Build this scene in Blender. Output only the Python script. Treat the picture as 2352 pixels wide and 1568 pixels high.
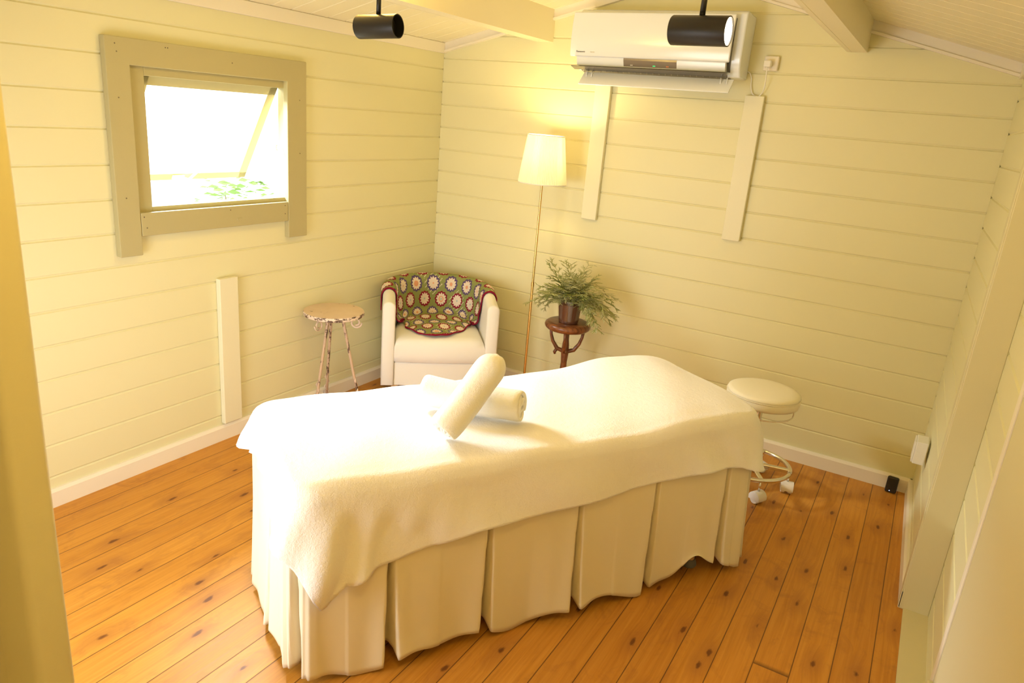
import bpy, bmesh, math, random
from mathutils import Vector, Matrix
from math import sin, cos, pi, sqrt, radians

for o in list(bpy.data.objects):
    bpy.data.objects.remove(o, do_unlink=True)
scene = bpy.context.scene
COL = scene.collection
rnd = random.Random(7)

# ------------------------------------------------------------------ camera
cd = bpy.data.cameras.new('camera')
cam = bpy.data.objects.new('camera', cd)
COL.objects.link(cam)
cd.sensor_width = 36.0
cd.lens = 36.0 * 1662.15 / 2352.0
cd.clip_start = 0.02
R3 = Matrix(((0.85995487, 0.50378928, 0.08169443),
             (-0.21938975, 0.22037189, 0.95042326),
             (0.46080989, -0.83524403, 0.30003609))).transposed()
cam.matrix_world = Matrix.Translation((2.790, -3.8857, 1.6564)) @ R3.to_4x4()
cd.dof.use_dof = True
cd.dof.focus_distance = 3.2
cd.dof.aperture_fstop = 9.0
scene.camera = cam

# ------------------------------------------------------------------ view + world
scene.view_settings.view_transform = 'Standard'
scene.view_settings.look = 'None'
scene.view_settings.exposure = 0.01
scene.view_settings.gamma = 1.0
scene.view_settings.use_curve_mapping = False

W = bpy.data.worlds.new('world')
scene.world = W
W.use_nodes = True
wn = W.node_tree
wn.nodes['Background'].inputs['Color'].default_value = (0.96, 0.98, 1.0, 1)
wn.nodes['Background'].inputs['Strength'].default_value = 3.0

KW = {'daylight': (0.94, 0.97, 1.0), 'warm': (1.0, 0.67, 0.17), 'bulb': (1.0, 0.76, 0.34)}

def area_light(name, loc, direction, sx, sy, power, color, portal=False, spread=None):
    l = bpy.data.lights.new(name, 'AREA')
    l.shape = 'RECTANGLE'; l.size = sx; l.size_y = sy
    l.energy = power; l.color = color
    if spread: l.spread = spread
    if portal: l.cycles.is_portal = True
    o = bpy.data.objects.new(name, l); COL.objects.link(o)
    o.location = loc
    o.rotation_euler = Vector(direction).to_track_quat('-Z', 'Y').to_euler()
    return o
def point_light(name, loc, power, color, size):
    l = bpy.data.lights.new(name, 'POINT'); l.energy = power; l.color = color
    l.shadow_soft_size = size
    o = bpy.data.objects.new(name, l); COL.objects.link(o); o.location = loc
    return o
def spot_light(name, loc, direction, power, color, angle, blend=0.6, size=0.03):
    l = bpy.data.lights.new(name, 'SPOT'); l.energy = power; l.color = color
    l.spot_size = radians(angle); l.spot_blend = blend; l.shadow_soft_size = size
    o = bpy.data.objects.new(name, l); COL.objects.link(o); o.location = loc
    o.rotation_euler = Vector(direction).to_track_quat('-Z', 'Y').to_euler()
    return o

# daylight: the visible window on the left, and the window of the near wall
area_light('daylight_left_window', (-0.70, -1.64, 1.96), (1, -0.05, -0.62), 0.8, 0.30, 95, KW['daylight'], spread=radians(120))
area_light('daylight_near_window', (0.84, -3.62, 0.78), (0.02, 1, 0.04), 0.9, 1.25, 19, KW['daylight'], spread=radians(150))

# ------------------------------------------------------------------ helpers
class MB:
    def __init__(s):
        s.v = []; s.f = []; s.m = []
    def add(s, vs, fs, mi=0):
        b = len(s.v)
        s.v += [tuple(v) for v in vs]
        s.f += [tuple(b + i for i in f) for f in fs]
        s.m += [mi] * len(fs)
    def box(s, x0, x1, y0, y1, z0, z1, mi=0, M=None):
        vs = [Vector(p) for p in ((x0,y0,z0),(x1,y0,z0),(x1,y1,z0),(x0,y1,z0),(x0,y0,z1),(x1,y0,z1),(x1,y1,z1),(x0,y1,z1))]
        if M: vs = [M @ v for v in vs]
        s.add(vs, [(0,3,2,1),(4,5,6,7),(0,1,5,4),(1,2,6,5),(2,3,7,6),(3,0,4,7)], mi)
    def rings(s, rs, mi=0, closed=True, cap0=True, cap1=True):
        n = len(rs[0]); b = len(s.v)
        for r in rs: s.v += [tuple(p) for p in r]
        for i in range(len(rs)-1):
            for j in range(n if closed else n-1):
                k = (j+1) % n
                s.f.append((b+i*n+j, b+i*n+k, b+(i+1)*n+k, b+(i+1)*n+j)); s.m.append(mi)
        if cap0: s.f.append(tuple(b+j for j in reversed(range(n)))); s.m.append(mi)
        if cap1: s.f.append(tuple(b+(len(rs)-1)*n+j for j in range(n))); s.m.append(mi)
    def tube(s, pts, r, n=8, mi=0, cap=True, flat=1.0):
        pts = [Vector(p) for p in pts]
        rr = r if isinstance(r, (list, tuple)) else [r]*len(pts)
        t0 = (pts[1]-pts[0]).normalized()
        up = Vector((0,0,1)) if abs(t0.z) < .9 else Vector((1,0,0))
        a = t0.cross(up).normalized(); rs = []
        for i, p in enumerate(pts):
            t = ((pts[min(i+1,len(pts)-1)] - pts[max(i-1,0)])).normalized()
            a = (a - t*a.dot(t))
            if a.length < 1e-6: a = t.orthogonal()
            a.normalize(); b = t.cross(a)
            rs.append([p + (a*cos(2*pi*k/n) + b*sin(2*pi*k/n)*flat)*rr[i] for k in range(n)])
        s.rings(rs, mi, True, cap, cap)
    def lathe(s, prof, c=(0,0,0), n=32, mi=0, M=None, cap0=True, cap1=True):
        rs = []
        for r, z in prof:
            ring = [Vector((c[0]+r*cos(2*pi*k/n), c[1]+r*sin(2*pi*k/n), c[2]+z)) for k in range(n)]
            if M: ring = [M @ v for v in ring]
            rs.append(ring)
        s.rings(rs, mi, True, cap0, cap1)
    def build(s, name, mats, parent=None, smooth=False, bevel=0, seg=2, auto=None):
        me = bpy.data.meshes.new(name)
        me.from_pydata(s.v, [], s.f)
        if not isinstance(mats, (list, tuple)): mats = [mats]
        for m in mats: me.materials.append(m)
        me.polygons.foreach_set('material_index', s.m)
        bm = bmesh.new(); bm.from_mesh(me)
        bmesh.ops.recalc_face_normals(bm, faces=bm.faces)
        bm.to_mesh(me); bm.free()
        if smooth:
            me.polygons.foreach_set('use_smooth', [True]*len(me.polygons))
            if auto: me.set_sharp_from_angle(angle=radians(auto))
        me.update()
        o = bpy.data.objects.new(name, me); COL.objects.link(o)
        if parent: o.parent = parent
        if bevel:
            b = o.modifiers.new('bevel', 'BEVEL'); b.width = bevel; b.segments = seg; b.limit_method = 'ANGLE'
            b.angle_limit = radians(40)
        return o

def tag(o, label=None, cat=None, group=None, kind=None):
    if label: o['label'] = label
    if cat: o['category'] = cat
    if group: o['group'] = group
    if kind: o['kind'] = kind
    return o
def empty(name, loc=(0,0,0), rz=0.0):
    o = bpy.data.objects.new(name, None); COL.objects.link(o)
    o.location = loc; o.rotation_euler = (0,0,rz); o.empty_display_size = .05
    return o
def copy_tree(o, parent=None):
    c = o.copy(); COL.objects.link(c)
    if parent: c.parent = parent
    for ch in list(o.children): copy_tree(ch, c)
    return c
def smoothstep(a, b, x):
    t = max(0.0, min(1.0, (x-a)/(b-a))); return t*t*(3-2*t)
def interp(xs, ys, x):
    if x <= xs[0]: return ys[0]
    for i in range(len(xs)-1):
        if x <= xs[i+1]:
            t = (x-xs[i])/(xs[i+1]-xs[i]); t = t*t*(3-2*t)*.5 + t*.5
            return ys[i]*(1-t)+ys[i+1]*t
    return ys[-1]

# ------------------------------------------------------------------ materials
def mat(name, color, rough=.5, metal=0.0, spec=.5, **kw):
    m = bpy.data.materials.new(name); m.use_nodes = True
    p = m.node_tree.nodes['Principled BSDF']
    p.inputs['Base Color'].default_value = (*color, 1)
    p.inputs['Roughness'].default_value = rough
    p.inputs['Metallic'].default_value = metal
    p.inputs['Specular IOR Level'].default_value = spec
    for k, v in kw.items():
        p.inputs[k.replace('_', ' ')].default_value = v
    return m
class NT:
    def __init__(s, m):
        s.t = m.node_tree; s.p = s.t.nodes['Principled BSDF']
    def n(s, typ, **kw):
        nd = s.t.nodes.new(typ)
        for k, v in kw.items(): setattr(nd, k, v)
        return nd
    def l(s, a, b): s.t.links.new(a, b)
    def val(s, sock, v):
        if isinstance(v, (int, float)): sock.default_value = v
        else: s.l(v, sock)
    def math(s, op, a, b=None, c=None):
        nd = s.n('ShaderNodeMath', operation=op)
        s.val(nd.inputs[0], a)
        if b is not None: s.val(nd.inputs[1], b)
        if c is not None: s.val(nd.inputs[2], c)
        return nd.outputs[0]
    def coords(s):
        tc = s.n('ShaderNodeTexCoord'); return tc.outputs['Object']
    def mapping(s, vec, scale=(1,1,1), loc=(0,0,0)):
        mp = s.n('ShaderNodeMapping'); s.l(vec, mp.inputs['Vector'])
        mp.inputs['Scale'].default_value = scale; mp.inputs['Location'].default_value = loc
        return mp.outputs['Vector']
    def noise(s, vec, scale, detail=3, rough=.5, dist=0):
        nd = s.n('ShaderNodeTexNoise'); s.l(vec, nd.inputs['Vector'])
        nd.inputs['Scale'].default_value = scale; nd.inputs['Detail'].default_value = detail
        nd.inputs['Roughness'].default_value = rough; nd.inputs['Distortion'].default_value = dist
        return nd.outputs['Fac']
    def ramp(s, fac, stops, mode='LINEAR'):
        nd = s.n('ShaderNodeValToRGB'); s.l(fac, nd.inputs['Fac'])
        e = nd.color_ramp.elements; nd.color_ramp.interpolation = mode
        while len(e) < len(stops): e.new(.5)
        for i, (p, c) in enumerate(stops):
            e[i].position = p; e[i].color = (*c, 1) if not isinstance(c, (int, float)) else (c, c, c, 1)
        return nd.outputs['Color']
    def mix(s, f, a, b, blend='MIX'):
        nd = s.n('ShaderNodeMix', data_type='RGBA', blend_type=blend)
        s.val(nd.inputs[0], f)
        for sock, v in ((nd.inputs[6], a), (nd.inputs[7], b)):
            if isinstance(v, tuple): sock.default_value = (*v, 1)
            else: s.l(v, sock)
        return nd.outputs[2]
    def bump(s, h, strength=.3, dist=.002):
        nd = s.n('ShaderNodeBump'); s.l(h, nd.inputs['Height'])
        nd.inputs['Strength'].default_value = strength; nd.inputs['Distance'].default_value = dist
        s.l(nd.outputs['Normal'], s.p.inputs['Normal'])

def paint(name, color, rough=.42, var=.03):
    m = mat(name, color, rough, spec=.35); g = NT(m); c = g.coords()
    n1 = g.noise(c, 3.0, 4, .6)
    col = g.mix(g.math('MULTIPLY', n1, var*3), color, tuple(x*.86 for x in color))
    g.l(col, g.p.inputs['Base Color'])
    n2 = g.noise(g.mapping(c, (6, 6, 60)), 8, 3, .6)
    g.bump(n2, .12, .0015)
    return m
M_wall = paint('cream_board_paint', (.79, .755, .485))
M_ceil = paint('ceiling_paint', (.90, .83, .60))
M_trim = paint('white_trim_paint', (.88, .82, .70))
M_batten = paint('batten_paint', (.83, .80, .60))
M_olive = paint('sage_window_paint', (.48, .43, .23), .5, .06)
M_jamb = paint('jamb_paint', (.70, .65, .42))

def wood_floor():
    m = mat('oiled_pine_planks', (.6, .3, .1), .4, spec=.32); g = NT(m); c = g.coords()
    sep = g.n('ShaderNodeSeparateXYZ'); g.l(c, sep.inputs[0])
    X, Y = sep.outputs[0], sep.outputs[1]
    px = g.math('DIVIDE', g.math('SUBTRACT', X, 2.492-0.1135*30), .1135)
    idx = g.math('FLOOR', px); fr = g.math('FRACT', px)
    wn_ = g.n('ShaderNodeTexWhiteNoise', noise_dimensions='1D'); g.l(idx, wn_.inputs['W'])
    rv = wn_.outputs['Value']
    yo = g.math('ADD', Y, g.math('MULTIPLY', rv, 37.0))
    # butt joints
    seg = g.math('DIVIDE', yo, 6.1); sfr = g.math('FRACT', seg)
    comb = g.n('ShaderNodeCombineXYZ')
    g.l(g.math('MULTIPLY', px, 1.0), comb.inputs[0]); g.l(g.math('MULTIPLY', yo, 3.4), comb.inputs[1])
    vor = g.n('ShaderNodeTexVoronoi', voronoi_dimensions='2D', feature='F1')
    g.l(comb.outputs[0], vor.inputs['Vector']); vor.inputs['Scale'].default_value = 1.0
    vor.inputs['Randomness'].default_value = .9
    vsep = g.n('ShaderNodeSeparateColor'); g.l(vor.outputs['Color'], vsep.inputs[0])
    sel = g.math('GREATER_THAN', vsep.outputs[0], .52)
    d = vor.outputs['Distance']
    nz = g.noise(g.mapping(c, (40, 14, 1)), 1.0, 3, .6)
    dn = g.math('ADD', d, g.math('MULTIPLY', g.math('SUBTRACT', nz, .5), .22))
    knot = g.math('MULTIPLY', g.ramp(dn, [(0, 1.0), (.03, 1.0), (.075, 0.0)]), sel)
    halo = g.math('MULTIPLY', g.ramp(dn, [(0, 1.0), (.12, .70), (.40, 0.0)]), sel)
    # grain flows round the knots
    gx = g.math('ADD', g.math('MULTIPLY', X, 1.0), g.math('MULTIPLY', halo, .018))
    gv = g.n('ShaderNodeCombineXYZ'); g.l(g.math('ADD', gx, g.math('MULTIPLY', rv, 9.1)), gv.inputs[0])
    g.l(yo, gv.inputs[1])
    grain = g.noise(g.mapping(gv.outputs[0], (95, 2.6, 1)), 1.0, 4, .62, .4)
    broad = g.noise(g.mapping(gv.outputs[0], (16, 1.1, 1)), 1.0, 3, .55, .8)
    col = g.ramp(grain, [(.28, (.42, .165, .018)), (.5, (.58, .25, .032)), (.75, (.70, .35, .06))])
    col = g.mix(g.math('MULTIPLY', g.ramp(broad, [(.4, 0.0), (.75, 1.0)]), .35), col, (.72, .37, .085))
    col = g.mix(.40, col, g.mix(rv, (.46, .185, .020), (.66, .31, .045)))
    streak = g.noise(g.mapping(gv.outputs[0], (9, 5, 1), (3, 8, 0)), 1.0, 4, .7, 1.2)
    col = g.mix(g.math('MULTIPLY', g.ramp(streak, [(.52, 0.0), (.74, 1.0)]), .50), col, (.34, .13, .03))
    col = g.mix(g.math('MULTIPLY', halo, .58), col, (.34, .125, .028))
    col = g.mix(g.math('MULTIPLY', knot, .85), col, (.13, .040, .010))
    gap = g.ramp(g.math('ABSOLUTE', g.math('SUBTRACT', fr, .5)), [(.480, 0.0), (.492, 1.0)])
    gap2 = g.ramp(sfr, [(0, 1.0), (.0004, 1.0), (.0009, 0.0)])
    gp = g.math('MAXIMUM', gap, gap2)
    col = g.mix(g.math('MULTIPLY', gp, .82), col, (.07, .025, .008))
    g.l(col, g.p.inputs['Base Color'])
    g.l(g.math('ADD', g.math('MULTIPLY', grain, .18), .36), g.p.inputs['Roughness'])
    g.bump(g.math('SUBTRACT', g.math('MULTIPLY', grain, .15), gp), .35, .0015)
    return m
M_floor = wood_floor()

def fabric(name, color, rough=.9, scale=400, strength=.4, dist=.001, sheen=.0, coarse=None):
    m = mat(name, color, rough, spec=.15); g = NT(m); c = g.coords()
    n = g.noise(c, scale, 3, .6)
    if coarse:
        n = g.math('ADD', n, g.math('MULTIPLY', g.noise(c, coarse, 4, .6), 1.5))
    g.bump(n, strength, dist)
    m.node_tree.nodes['Principled BSDF'].inputs['Sheen Weight'].default_value = sheen
    return m
M_terry = fabric('white_terry', (.92, .89, .86), .95, 260, .55, .003, .25, 60)
M_towel = fabric('towel_terry', (.92, .90, .84), .95, 320, .6, .003, .25, 90)
M_skirt = fabric('ecru_cotton', (.79, .71, .53), .85, 900, .2, .0006, .05, 18)
M_chair = fabric('white_upholstery', (.86, .84, .80), .8, 700, .25, .0008, .1, 12)
M_vinyl = fabric('cream_vinyl', (.90, .84, .68), .38, 200, .08, .0008)
M_chrome = mat('chrome', (.82, .80, .76), .13, 1.0)
M_steel = mat('steel_grey', (.5, .48, .44), .3, 1.0)
M_brass = mat('brass', (.78, .52, .20), .22, 1.0)
M_black = mat('black_metal', (.022, .020, .019), .42, .3)
M_blackin = mat('black_inner', (.008, .007, .006), .6)
M_dark = mat('black_plastic', (.012, .012, .013), .35)
M_white = mat('white_plastic', (.86, .84, .79), .35)
M_acw = mat('ac_white_gloss', (.84, .88, .94), .16, spec=.5)
M_acgrey = mat('ac_dark_gap', (.13, .12, .115), .5)
M_acdisp = mat('ac_display', (.26, .22, .18), .2)
M_vane = mat('smoky_vane', (.16, .14, .11), .15, Transmission_Weight=.35)
M_text = mat('lettering_grey', (.06, .055, .05), .5)
M_rubber = mat('grey_rubber', (.16, .15, .13), .7)
M_castw = mat('caster_white', (.85, .80, .76), .4)
M_legwood = mat('blond_wood', (.62, .40, .20), .5)
def emis(name, color, strength):
    m = mat(name, (0, 0, 0), .5)
    p = m.node_tree.nodes['Principled BSDF']
    p.inputs['Emission Color'].default_value = (*color, 1); p.inputs['Emission Strength'].default_value = strength
    return m
M_green = emis('green_led', (.05, 1, .25), 1.2)
M_orange = emis('orange_led', (1, .25, .05), .8)
M_bluewhite = emis('white_led', (.6, .7, 1), 1.5)
M_lens = emis('spot_lens', (1, .82, .55), 14)
M_bulb = emis('bulb_glow', (1, .8, .5), 12)
def thin_glass(name, tint, refl, rough):
    m = mat(name, tint, rough); t = m.node_tree
    tr = t.nodes.new('ShaderNodeBsdfTransparent'); tr.inputs['Color'].default_value = (*tint, 1)
    gl = t.nodes.new('ShaderNodeBsdfGlossy'); gl.inputs['Roughness'].default_value = rough
    mx = t.nodes.new('ShaderNodeMixShader'); mx.inputs[0].default_value = refl
    t.links.new(tr.outputs[0], mx.inputs[1]); t.links.new(gl.outputs[0], mx.inputs[2])
    t.links.new(mx.outputs[0], t.nodes['Material Output'].inputs['Surface'])
    return m
M_glass = thin_glass('window_glass', (.97, .99, .97), .05, .02)
M_plastic = thin_glass('clear_plastic', (.88, .82, .80), .12, .12)
M_soil = fabric('potting_soil', (.13, .055, .035), .9, 60, .8, .004)
def shade_mat():
    m = mat('pleated_shade', (.95, .92, .84), .8)
    t = m.node_tree; p = t.nodes['Principled BSDF']
    tr = t.nodes.new('ShaderNodeBsdfTranslucent'); tr.inputs['Color'].default_value = (.97, .93, .82, 1)
    mx = t.nodes.new('ShaderNodeMixShader'); mx.inputs[0].default_value = .55
    t.links.new(p.outputs[0], mx.inputs[1]); t.links.new(tr.outputs[0], mx.inputs[2])
    t.links.new(mx.outputs[0], t.nodes['Material Output'].inputs['Surface'])
    return m
M_shade = shade_mat()
def dist_paint():
    m = mat('distressed_paint', (.75, .62, .52), .6); g = NT(m); c = g.coords()
    n = g.noise(g.mapping(c, (1, 1, 1)), 38, 5, .7)
    n2 = g.noise(c, 9, 4, .6)
    f = g.ramp(g.math('ADD', g.math('MULTIPLY', n, .6), g.math('MULTIPLY', n2, .4)), [(.60, 0.0), (.64, 1.0)])
    base = g.mix(n2, (.80, .66, .55), (.66, .50, .38))
    g.l(g.mix(f, base, (.10, .055, .035)), g.p.inputs['Base Color'])
    g.bump(f, .3, .001)
    return m
M_dist = dist_paint()
def dist_rim():
    m = mat('worn_rim_paint', (.75, .62, .52), .6); g = NT(m); c = g.coords()
    n = g.noise(g.mapping(c, (1, 1, 1.6)), 42, 5, .7)
    f = g.ramp(n, [(.50, 0.0), (.54, 1.0)])
    g.l(g.mix(f, (.80, .66, .55), (.11, .06, .04)), g.p.inputs['Base Color'])
    return m
M_distrim = dist_rim()
def worn_leg():
    m = mat('worn_leg_paint', (.6, .42, .3), .55); g = NT(m); c = g.coords()
    n = g.noise(g.mapping(c, (1, 1, .5)), 30, 5, .75)
    g.l(g.mix(g.ramp(n, [(.54, 0.0), (.60, 1.0)]), (.62, .45, .32), (.10, .055, .035)), g.p.inputs['Base Color'])
    return m
M_worn = worn_leg()
def dark_wood():
    m = mat('dark_carved_wood', (.16, .055, .02), .28); g = NT(m); c = g.coords()
    n = g.noise(g.mapping(c, (8, 40, 8)), 2.0, 4, .6, 1.0)
    g.l(g.ramp(n, [(.3, (.07, .022, .010)), (.55, (.20, .065, .022)), (.8, (.34, .12, .035))]), g.p.inputs['Base Color'])
    return m
M_dwood = dark_wood()

# ------------------------------------------------------------------ room shell
RW = 2.997; NY = -3.40; SL = .262; EAVE = 2.025; P = .135
ZB = 1.942; ZL = 1.878
def ceil_z(x): return EAVE + SL*min(x, RW-x)
def zprofile(z0, z1, zref, w=.0065, dep=.0050):
    pts = [(z0, 0.0)]; k0 = int(math.floor((z0-zref)/P)); 
    for k in range(k0, k0+40):
        g = zref + k*P
        if g-w <= z0 or g+w >= z1: continue
        pts += [(g-w*.8, 0.0), (g-.0012, -dep), (g+.0012, -dep), (g+w, 0.0)]
    pts.append((z1, 0.0)); return pts
def boards(mb, place, a0, a1, z0, z1, zref, clip=None, **kw):
    pr = zprofile(z0, z1, zref, **kw)
    if clip:
        ext = []
        for (za, da), (zb_, db) in zip(pr, pr[1:]): ext.append((za, da))
        ext.append(pr[-1]); pr = ext
    for (za, da), (zb_, db) in zip(pr, pr[1:]):
        aa0, aa1, ab0, ab1 = a0, a1, a0, a1
        if clip: aa0, aa1 = clip(za); ab0, ab1 = clip(zb_)
        mb.add([place(aa0, za, da), place(aa1, za, da), place(ab1, zb_, db), place(ab0, zb_, db)], [(0, 1, 2, 3)])

# left wall with the window opening
WY0, WY1, WZ0, WZ1 = -2.065, -1.215, 1.125, 1.745
mb = MB(); pl = lambda a, z, d: (d, a, z)
boards(mb, pl, NY, WY0, 0, EAVE+.01, ZL)
boards(mb, pl, WY1, 0, 0, EAVE+.01, ZL)
boards(mb, pl, WY0, WY1, 0, WZ0, ZL)
boards(mb, pl, WY0, WY1, WZ1, EAVE+.01, ZL)
for (ya, yb, za, zb_) in ((NY-.07, WY0, 0, 2.05), (WY1, .07, 0, 2.05), (WY0, WY1, 0, WZ0), (WY0, WY1, WZ1, 2.05)):
    mb.box(-.075, -.0075, ya, yb, za, zb_)
wl = tag(mb.build('wall_left', M_wall), kind='structure')
# back wall (gable)
mb = MB()
def gclip(z):
    if z <= EAVE: return (0, RW)
    e = (z-EAVE)/SL; return (min(e, RW/2), max(RW-e, RW/2))
zt = EAVE + SL*RW/2
boards(mb, lambda a, z, d: (a, -d, z), 0, RW, 0, EAVE, ZB)
boards(mb, lambda a, z, d: (a, -d, z), 0, RW, EAVE, zt, ZB, gclip)
mb.box(-.075, RW+.075, .0075, .075, 0, EAVE)
mb.add([(0, .0075, EAVE), (RW, .0075, EAVE), (RW/2, .0075, zt), (0, .075, EAVE), (RW, .075, EAVE), (RW/2, .075, zt)], [(0, 1, 2), (3, 5, 4), (1, 4, 5, 2), (0, 2, 5, 3), (0, 3, 4, 1)])
wb = tag(mb.build('wall_back', M_wall), kind='structure')
# right wall: boards, then a deeper bay from y=-1.085 towards the camera
YJ = -1.085; XR = 3.105
mb = MB()
SK = lambda a: .024*min(1, a/YJ)
boards(mb, lambda a, z, d: (RW+SK(a)-d, a, z), YJ, 0, 0, EAVE+.01, ZL)
mb.box(RW+.0315, RW+.075, YJ, .075, 0, 2.05)
boards(mb, lambda a, z, d: (XR-d, a, z), -1.575, YJ, .0, EAVE+.3, ZL-.03, w=.009, dep=.007)
mb.box(XR+.0675, XR+.105, -5.2, YJ, 0, 2.4)
mb.box(RW+.075, XR+.075, YJ-.0001, YJ+.04, 0, 2.05)
wr = tag(mb.build('wall_right', M_wall), kind='structure')
# near wall, its window lets the second daylight in, the doorway holds the camera
PX = 1.765
mb = MB()
for (xa, xb, za, zb_) in ((-.075, .36, 0, 2.5), (1.34, PX, 0, 2.5), (.36, 1.34, 0, .05), (.36, 1.34, 1.50, 2.5)):
    mb.box(xa, xb, NY-.03, NY, za, zb_)
tag(mb.build('wall_near', M_jamb), kind='structure')
mb = MB()
rs = []
for z in (0, 2.45):
    pts = []
    x0, x1, y0, y1, r = PX-.09, PX+.012, NY-.045, NY+.012, .012
    for cx, cy, a0 in ((x1-r, y1-r, 0), (x0+r, y1-r, 90), (x0+r, y0+r, 180), (x1-r, y0+r, 270)):
        for k in range(5):
            a = radians(a0+k*22.5); pts.append((cx+r*cos(a), cy+r*sin(a), z))
    rs.append(pts)
mb.rings(rs)
tag(mb.build('door_1', M_jamb, smooth=True, auto=50), kind='structure')
# unseen walls added behind the camera to shut out daylight
mb = MB()
mb.box(1.38, 1.43, -5.2, NY-.03, 0, 2.5)
mb.box(1.38, XR+.075, -5.25, -5.2, 0, 2.5)
tag(mb.build('wall_daylight_block', M_jamb), kind='structure')

# floor
mb = MB(); mb.box(-.075, XR+.075, -5.25, .075, -.06, 0)
tag(mb.build('floor', M_floor), kind='structure')
# ceiling, two slopes of boards
mb = MB()
for side in (0, 1):
    fx = (lambda x: x) if side == 0 else (lambda x: RW-x)
    x0 = -.12
    ys = []; y = .075
    while y > -5.25:
        ys += [(y, 0), (y-.112, 0), (y-.115, .004), (y-.118, .004)]; y -= .121
    for (ya, da), (yb, db) in zip(ys, ys[1:]):
        mb.add([(fx(x0), ya, EAVE+SL*x0+da), (fx(RW/2), ya, zt+da), (fx(RW/2), yb, zt+db), (fx(x0), yb, EAVE+SL*x0+db)], [(0, 1, 2, 3)])
    mb.add([(fx(x0), .075, EAVE+SL*x0+.01), (fx(RW/2), .075, zt+.01), (fx(RW/2), -5.25, zt+.01), (fx(x0), -5.25, EAVE+SL*x0+.01),
            (fx(x0), .075, EAVE+SL*x0+.07), (fx(RW/2), .075, zt+.07), (fx(RW/2), -5.25, zt+.07), (fx(x0), -5.25, EAVE+SL*x0+.07)],
           [(0, 3, 2, 1), (4, 5, 6, 7), (0, 1, 5, 4), (1, 2, 6, 5), (2, 3, 7, 6), (3, 0, 4, 7)])
tag(mb.build('ceiling', M_ceil), kind='structure')

# cornices
def prism(mb, quad0, quad1):
    mb.rings([quad0, quad1])
mb = MB(); mb.box(0.0, .018, NY, 0, 1.968, EAVE+.003)
tag(mb.build('trim_1', M_trim, bevel=.003), kind='structure')
mb = MB(); mb.box(RW-.018, RW, YJ, 0, 1.968, EAVE+.003)
tag(mb.build('trim_2', M_trim, bevel=.003), kind='structure')
for i, side in enumerate((0, 1)):
    fx = (lambda x: x) if side == 0 else (lambda x: RW-x)
    mb = MB(); x1 = RW/2; th = .055
    for y0, y1, za in ((-.018, 0, 0), ):
        q0 = [(fx(0), y0, EAVE-th), (fx(0), y1, EAVE-th), (fx(0), y1, EAVE), (fx(0), y0, EAVE)]
        q1 = [(fx(x1), y0, zt-th), (fx(x1), y1, zt-th), (fx(x1), y1, zt), (fx(x1), y0, zt)]
        prism(mb, q0, q1)
    q0 = [(fx(0), -.026, EAVE-th), (fx(0), -.018, EAVE-th), (fx(0), -.018, EAVE-th+.012), (fx(0), -.026, EAVE-th+.012)]
    q1 = [(fx(x1), -.026, zt-th), (fx(x1), -.018, zt-th), (fx(x1), -.018, zt-th+.012), (fx(x1), -.026, zt-th+.012)]
    prism(mb, q0, q1)
    tag(mb.build('trim_%d' % (3+i), M_trim), kind='structure')
# baseboards
def baseboard(name, quadf):
    mb = MB(); mb.rings(quadf); return tag(mb.build(name, M_trim), kind='structure')
prof = [(0, 0), (.018, 0), (.018, .066), (.010, .078), (0, .078)]
baseboard('baseboard_left', [[(d, NY, z) for d, z in prof], [(d, 0, z) for d, z in prof]])
baseboard('baseboard_back', [[(0.0, -d, z) for d, z in prof], [(RW, -d, z) for d, z in prof]])
baseboard('baseboard_right', [[(RW+.024-d, YJ+.0, z) for d, z in prof], [(RW-d, 0, z) for d, z in prof]])
# right bay: casing, cream threshold, inner stile and plain door leaf
mb = MB()
mb.box(RW+.005, RW+.03, YJ, YJ+.07, 0, 2.02)
mb.box(RW+.010, XR, YJ-.003, YJ+.002, 0, 2.02)
tag(mb.build('trim_5', M_jamb, bevel=.004), kind='structure')
mb = MB(); mb.box(RW+.024, XR+.01, -5.2, YJ, 0, .006)
tag(mb.build('trim_6', M_jamb), kind='structure')
mb = MB()
mb.box(XR-.003, XR+.06, -1.615, -1.570, 0.0, 2.3)
mb.box(XR+.055, XR+.07, -1.71, -1.61, 0.0, 2.3)
tag(mb.build('trim_7', M_trim, bevel=.004), kind='structure')
dr = empty('door_2', (XR, -2.6, 0)); tag(dr, kind='structure')
mb = MB(); mb.box(-.010, .04, -2.4, .905, .115, 2.3)
mb.build('door_leaf', M_jamb, dr, bevel=.006)
mb = MB(); mb.box(-.018, .02, -2.4, .985, .006, .112)
mb.build('bottom_rail', M_jamb, dr, bevel=.008)

# wall battens
BG = 'upright painted battens on the walls'
def batten(x0, x1, y0, y1, z0, z1, label):
    mb = MB(); mb.box(x0, x1, y0, y1, z0, z1)
    return tag(mb.build('wall_batten', M_batten, bevel=.003), label, 'batten', BG)
batten(1.045, 1.137, -.028, -.0005, 1.11, 1.86, 'cream upright batten on the back wall, directly right of the glowing lamp shade')
batten(1.862, 1.955, -.028, -.0005, 1.115, 1.835, 'cream upright batten on the back wall, below the air conditioner power socket')
batten(.0005, .028, -1.713, -1.610, .088, .815, 'pale upright batten low on the left wall, below the sage window')

# ceiling beams
def beam(x0, x1, name_label):
    mb = MB()
    mb.box(x0, x1, -5.0, -.0, 2.052, ceil_z((x0+x1)/2)+.02)
    mb.box(x0+.02, x0+.021, -5.0, 0, 2.051, 2.053)
    return tag(mb.build('ceiling_beam', M_ceil, bevel=.003), name_label, 'beam', 'beams under the sloping ceiling')
beam(.640, .745, 'cream ceiling beam left of the air conditioner, over the armchair corner')
beam(2.285, 2.372, 'cream ceiling beam right of the air conditioner, nearer the right wall')

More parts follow.
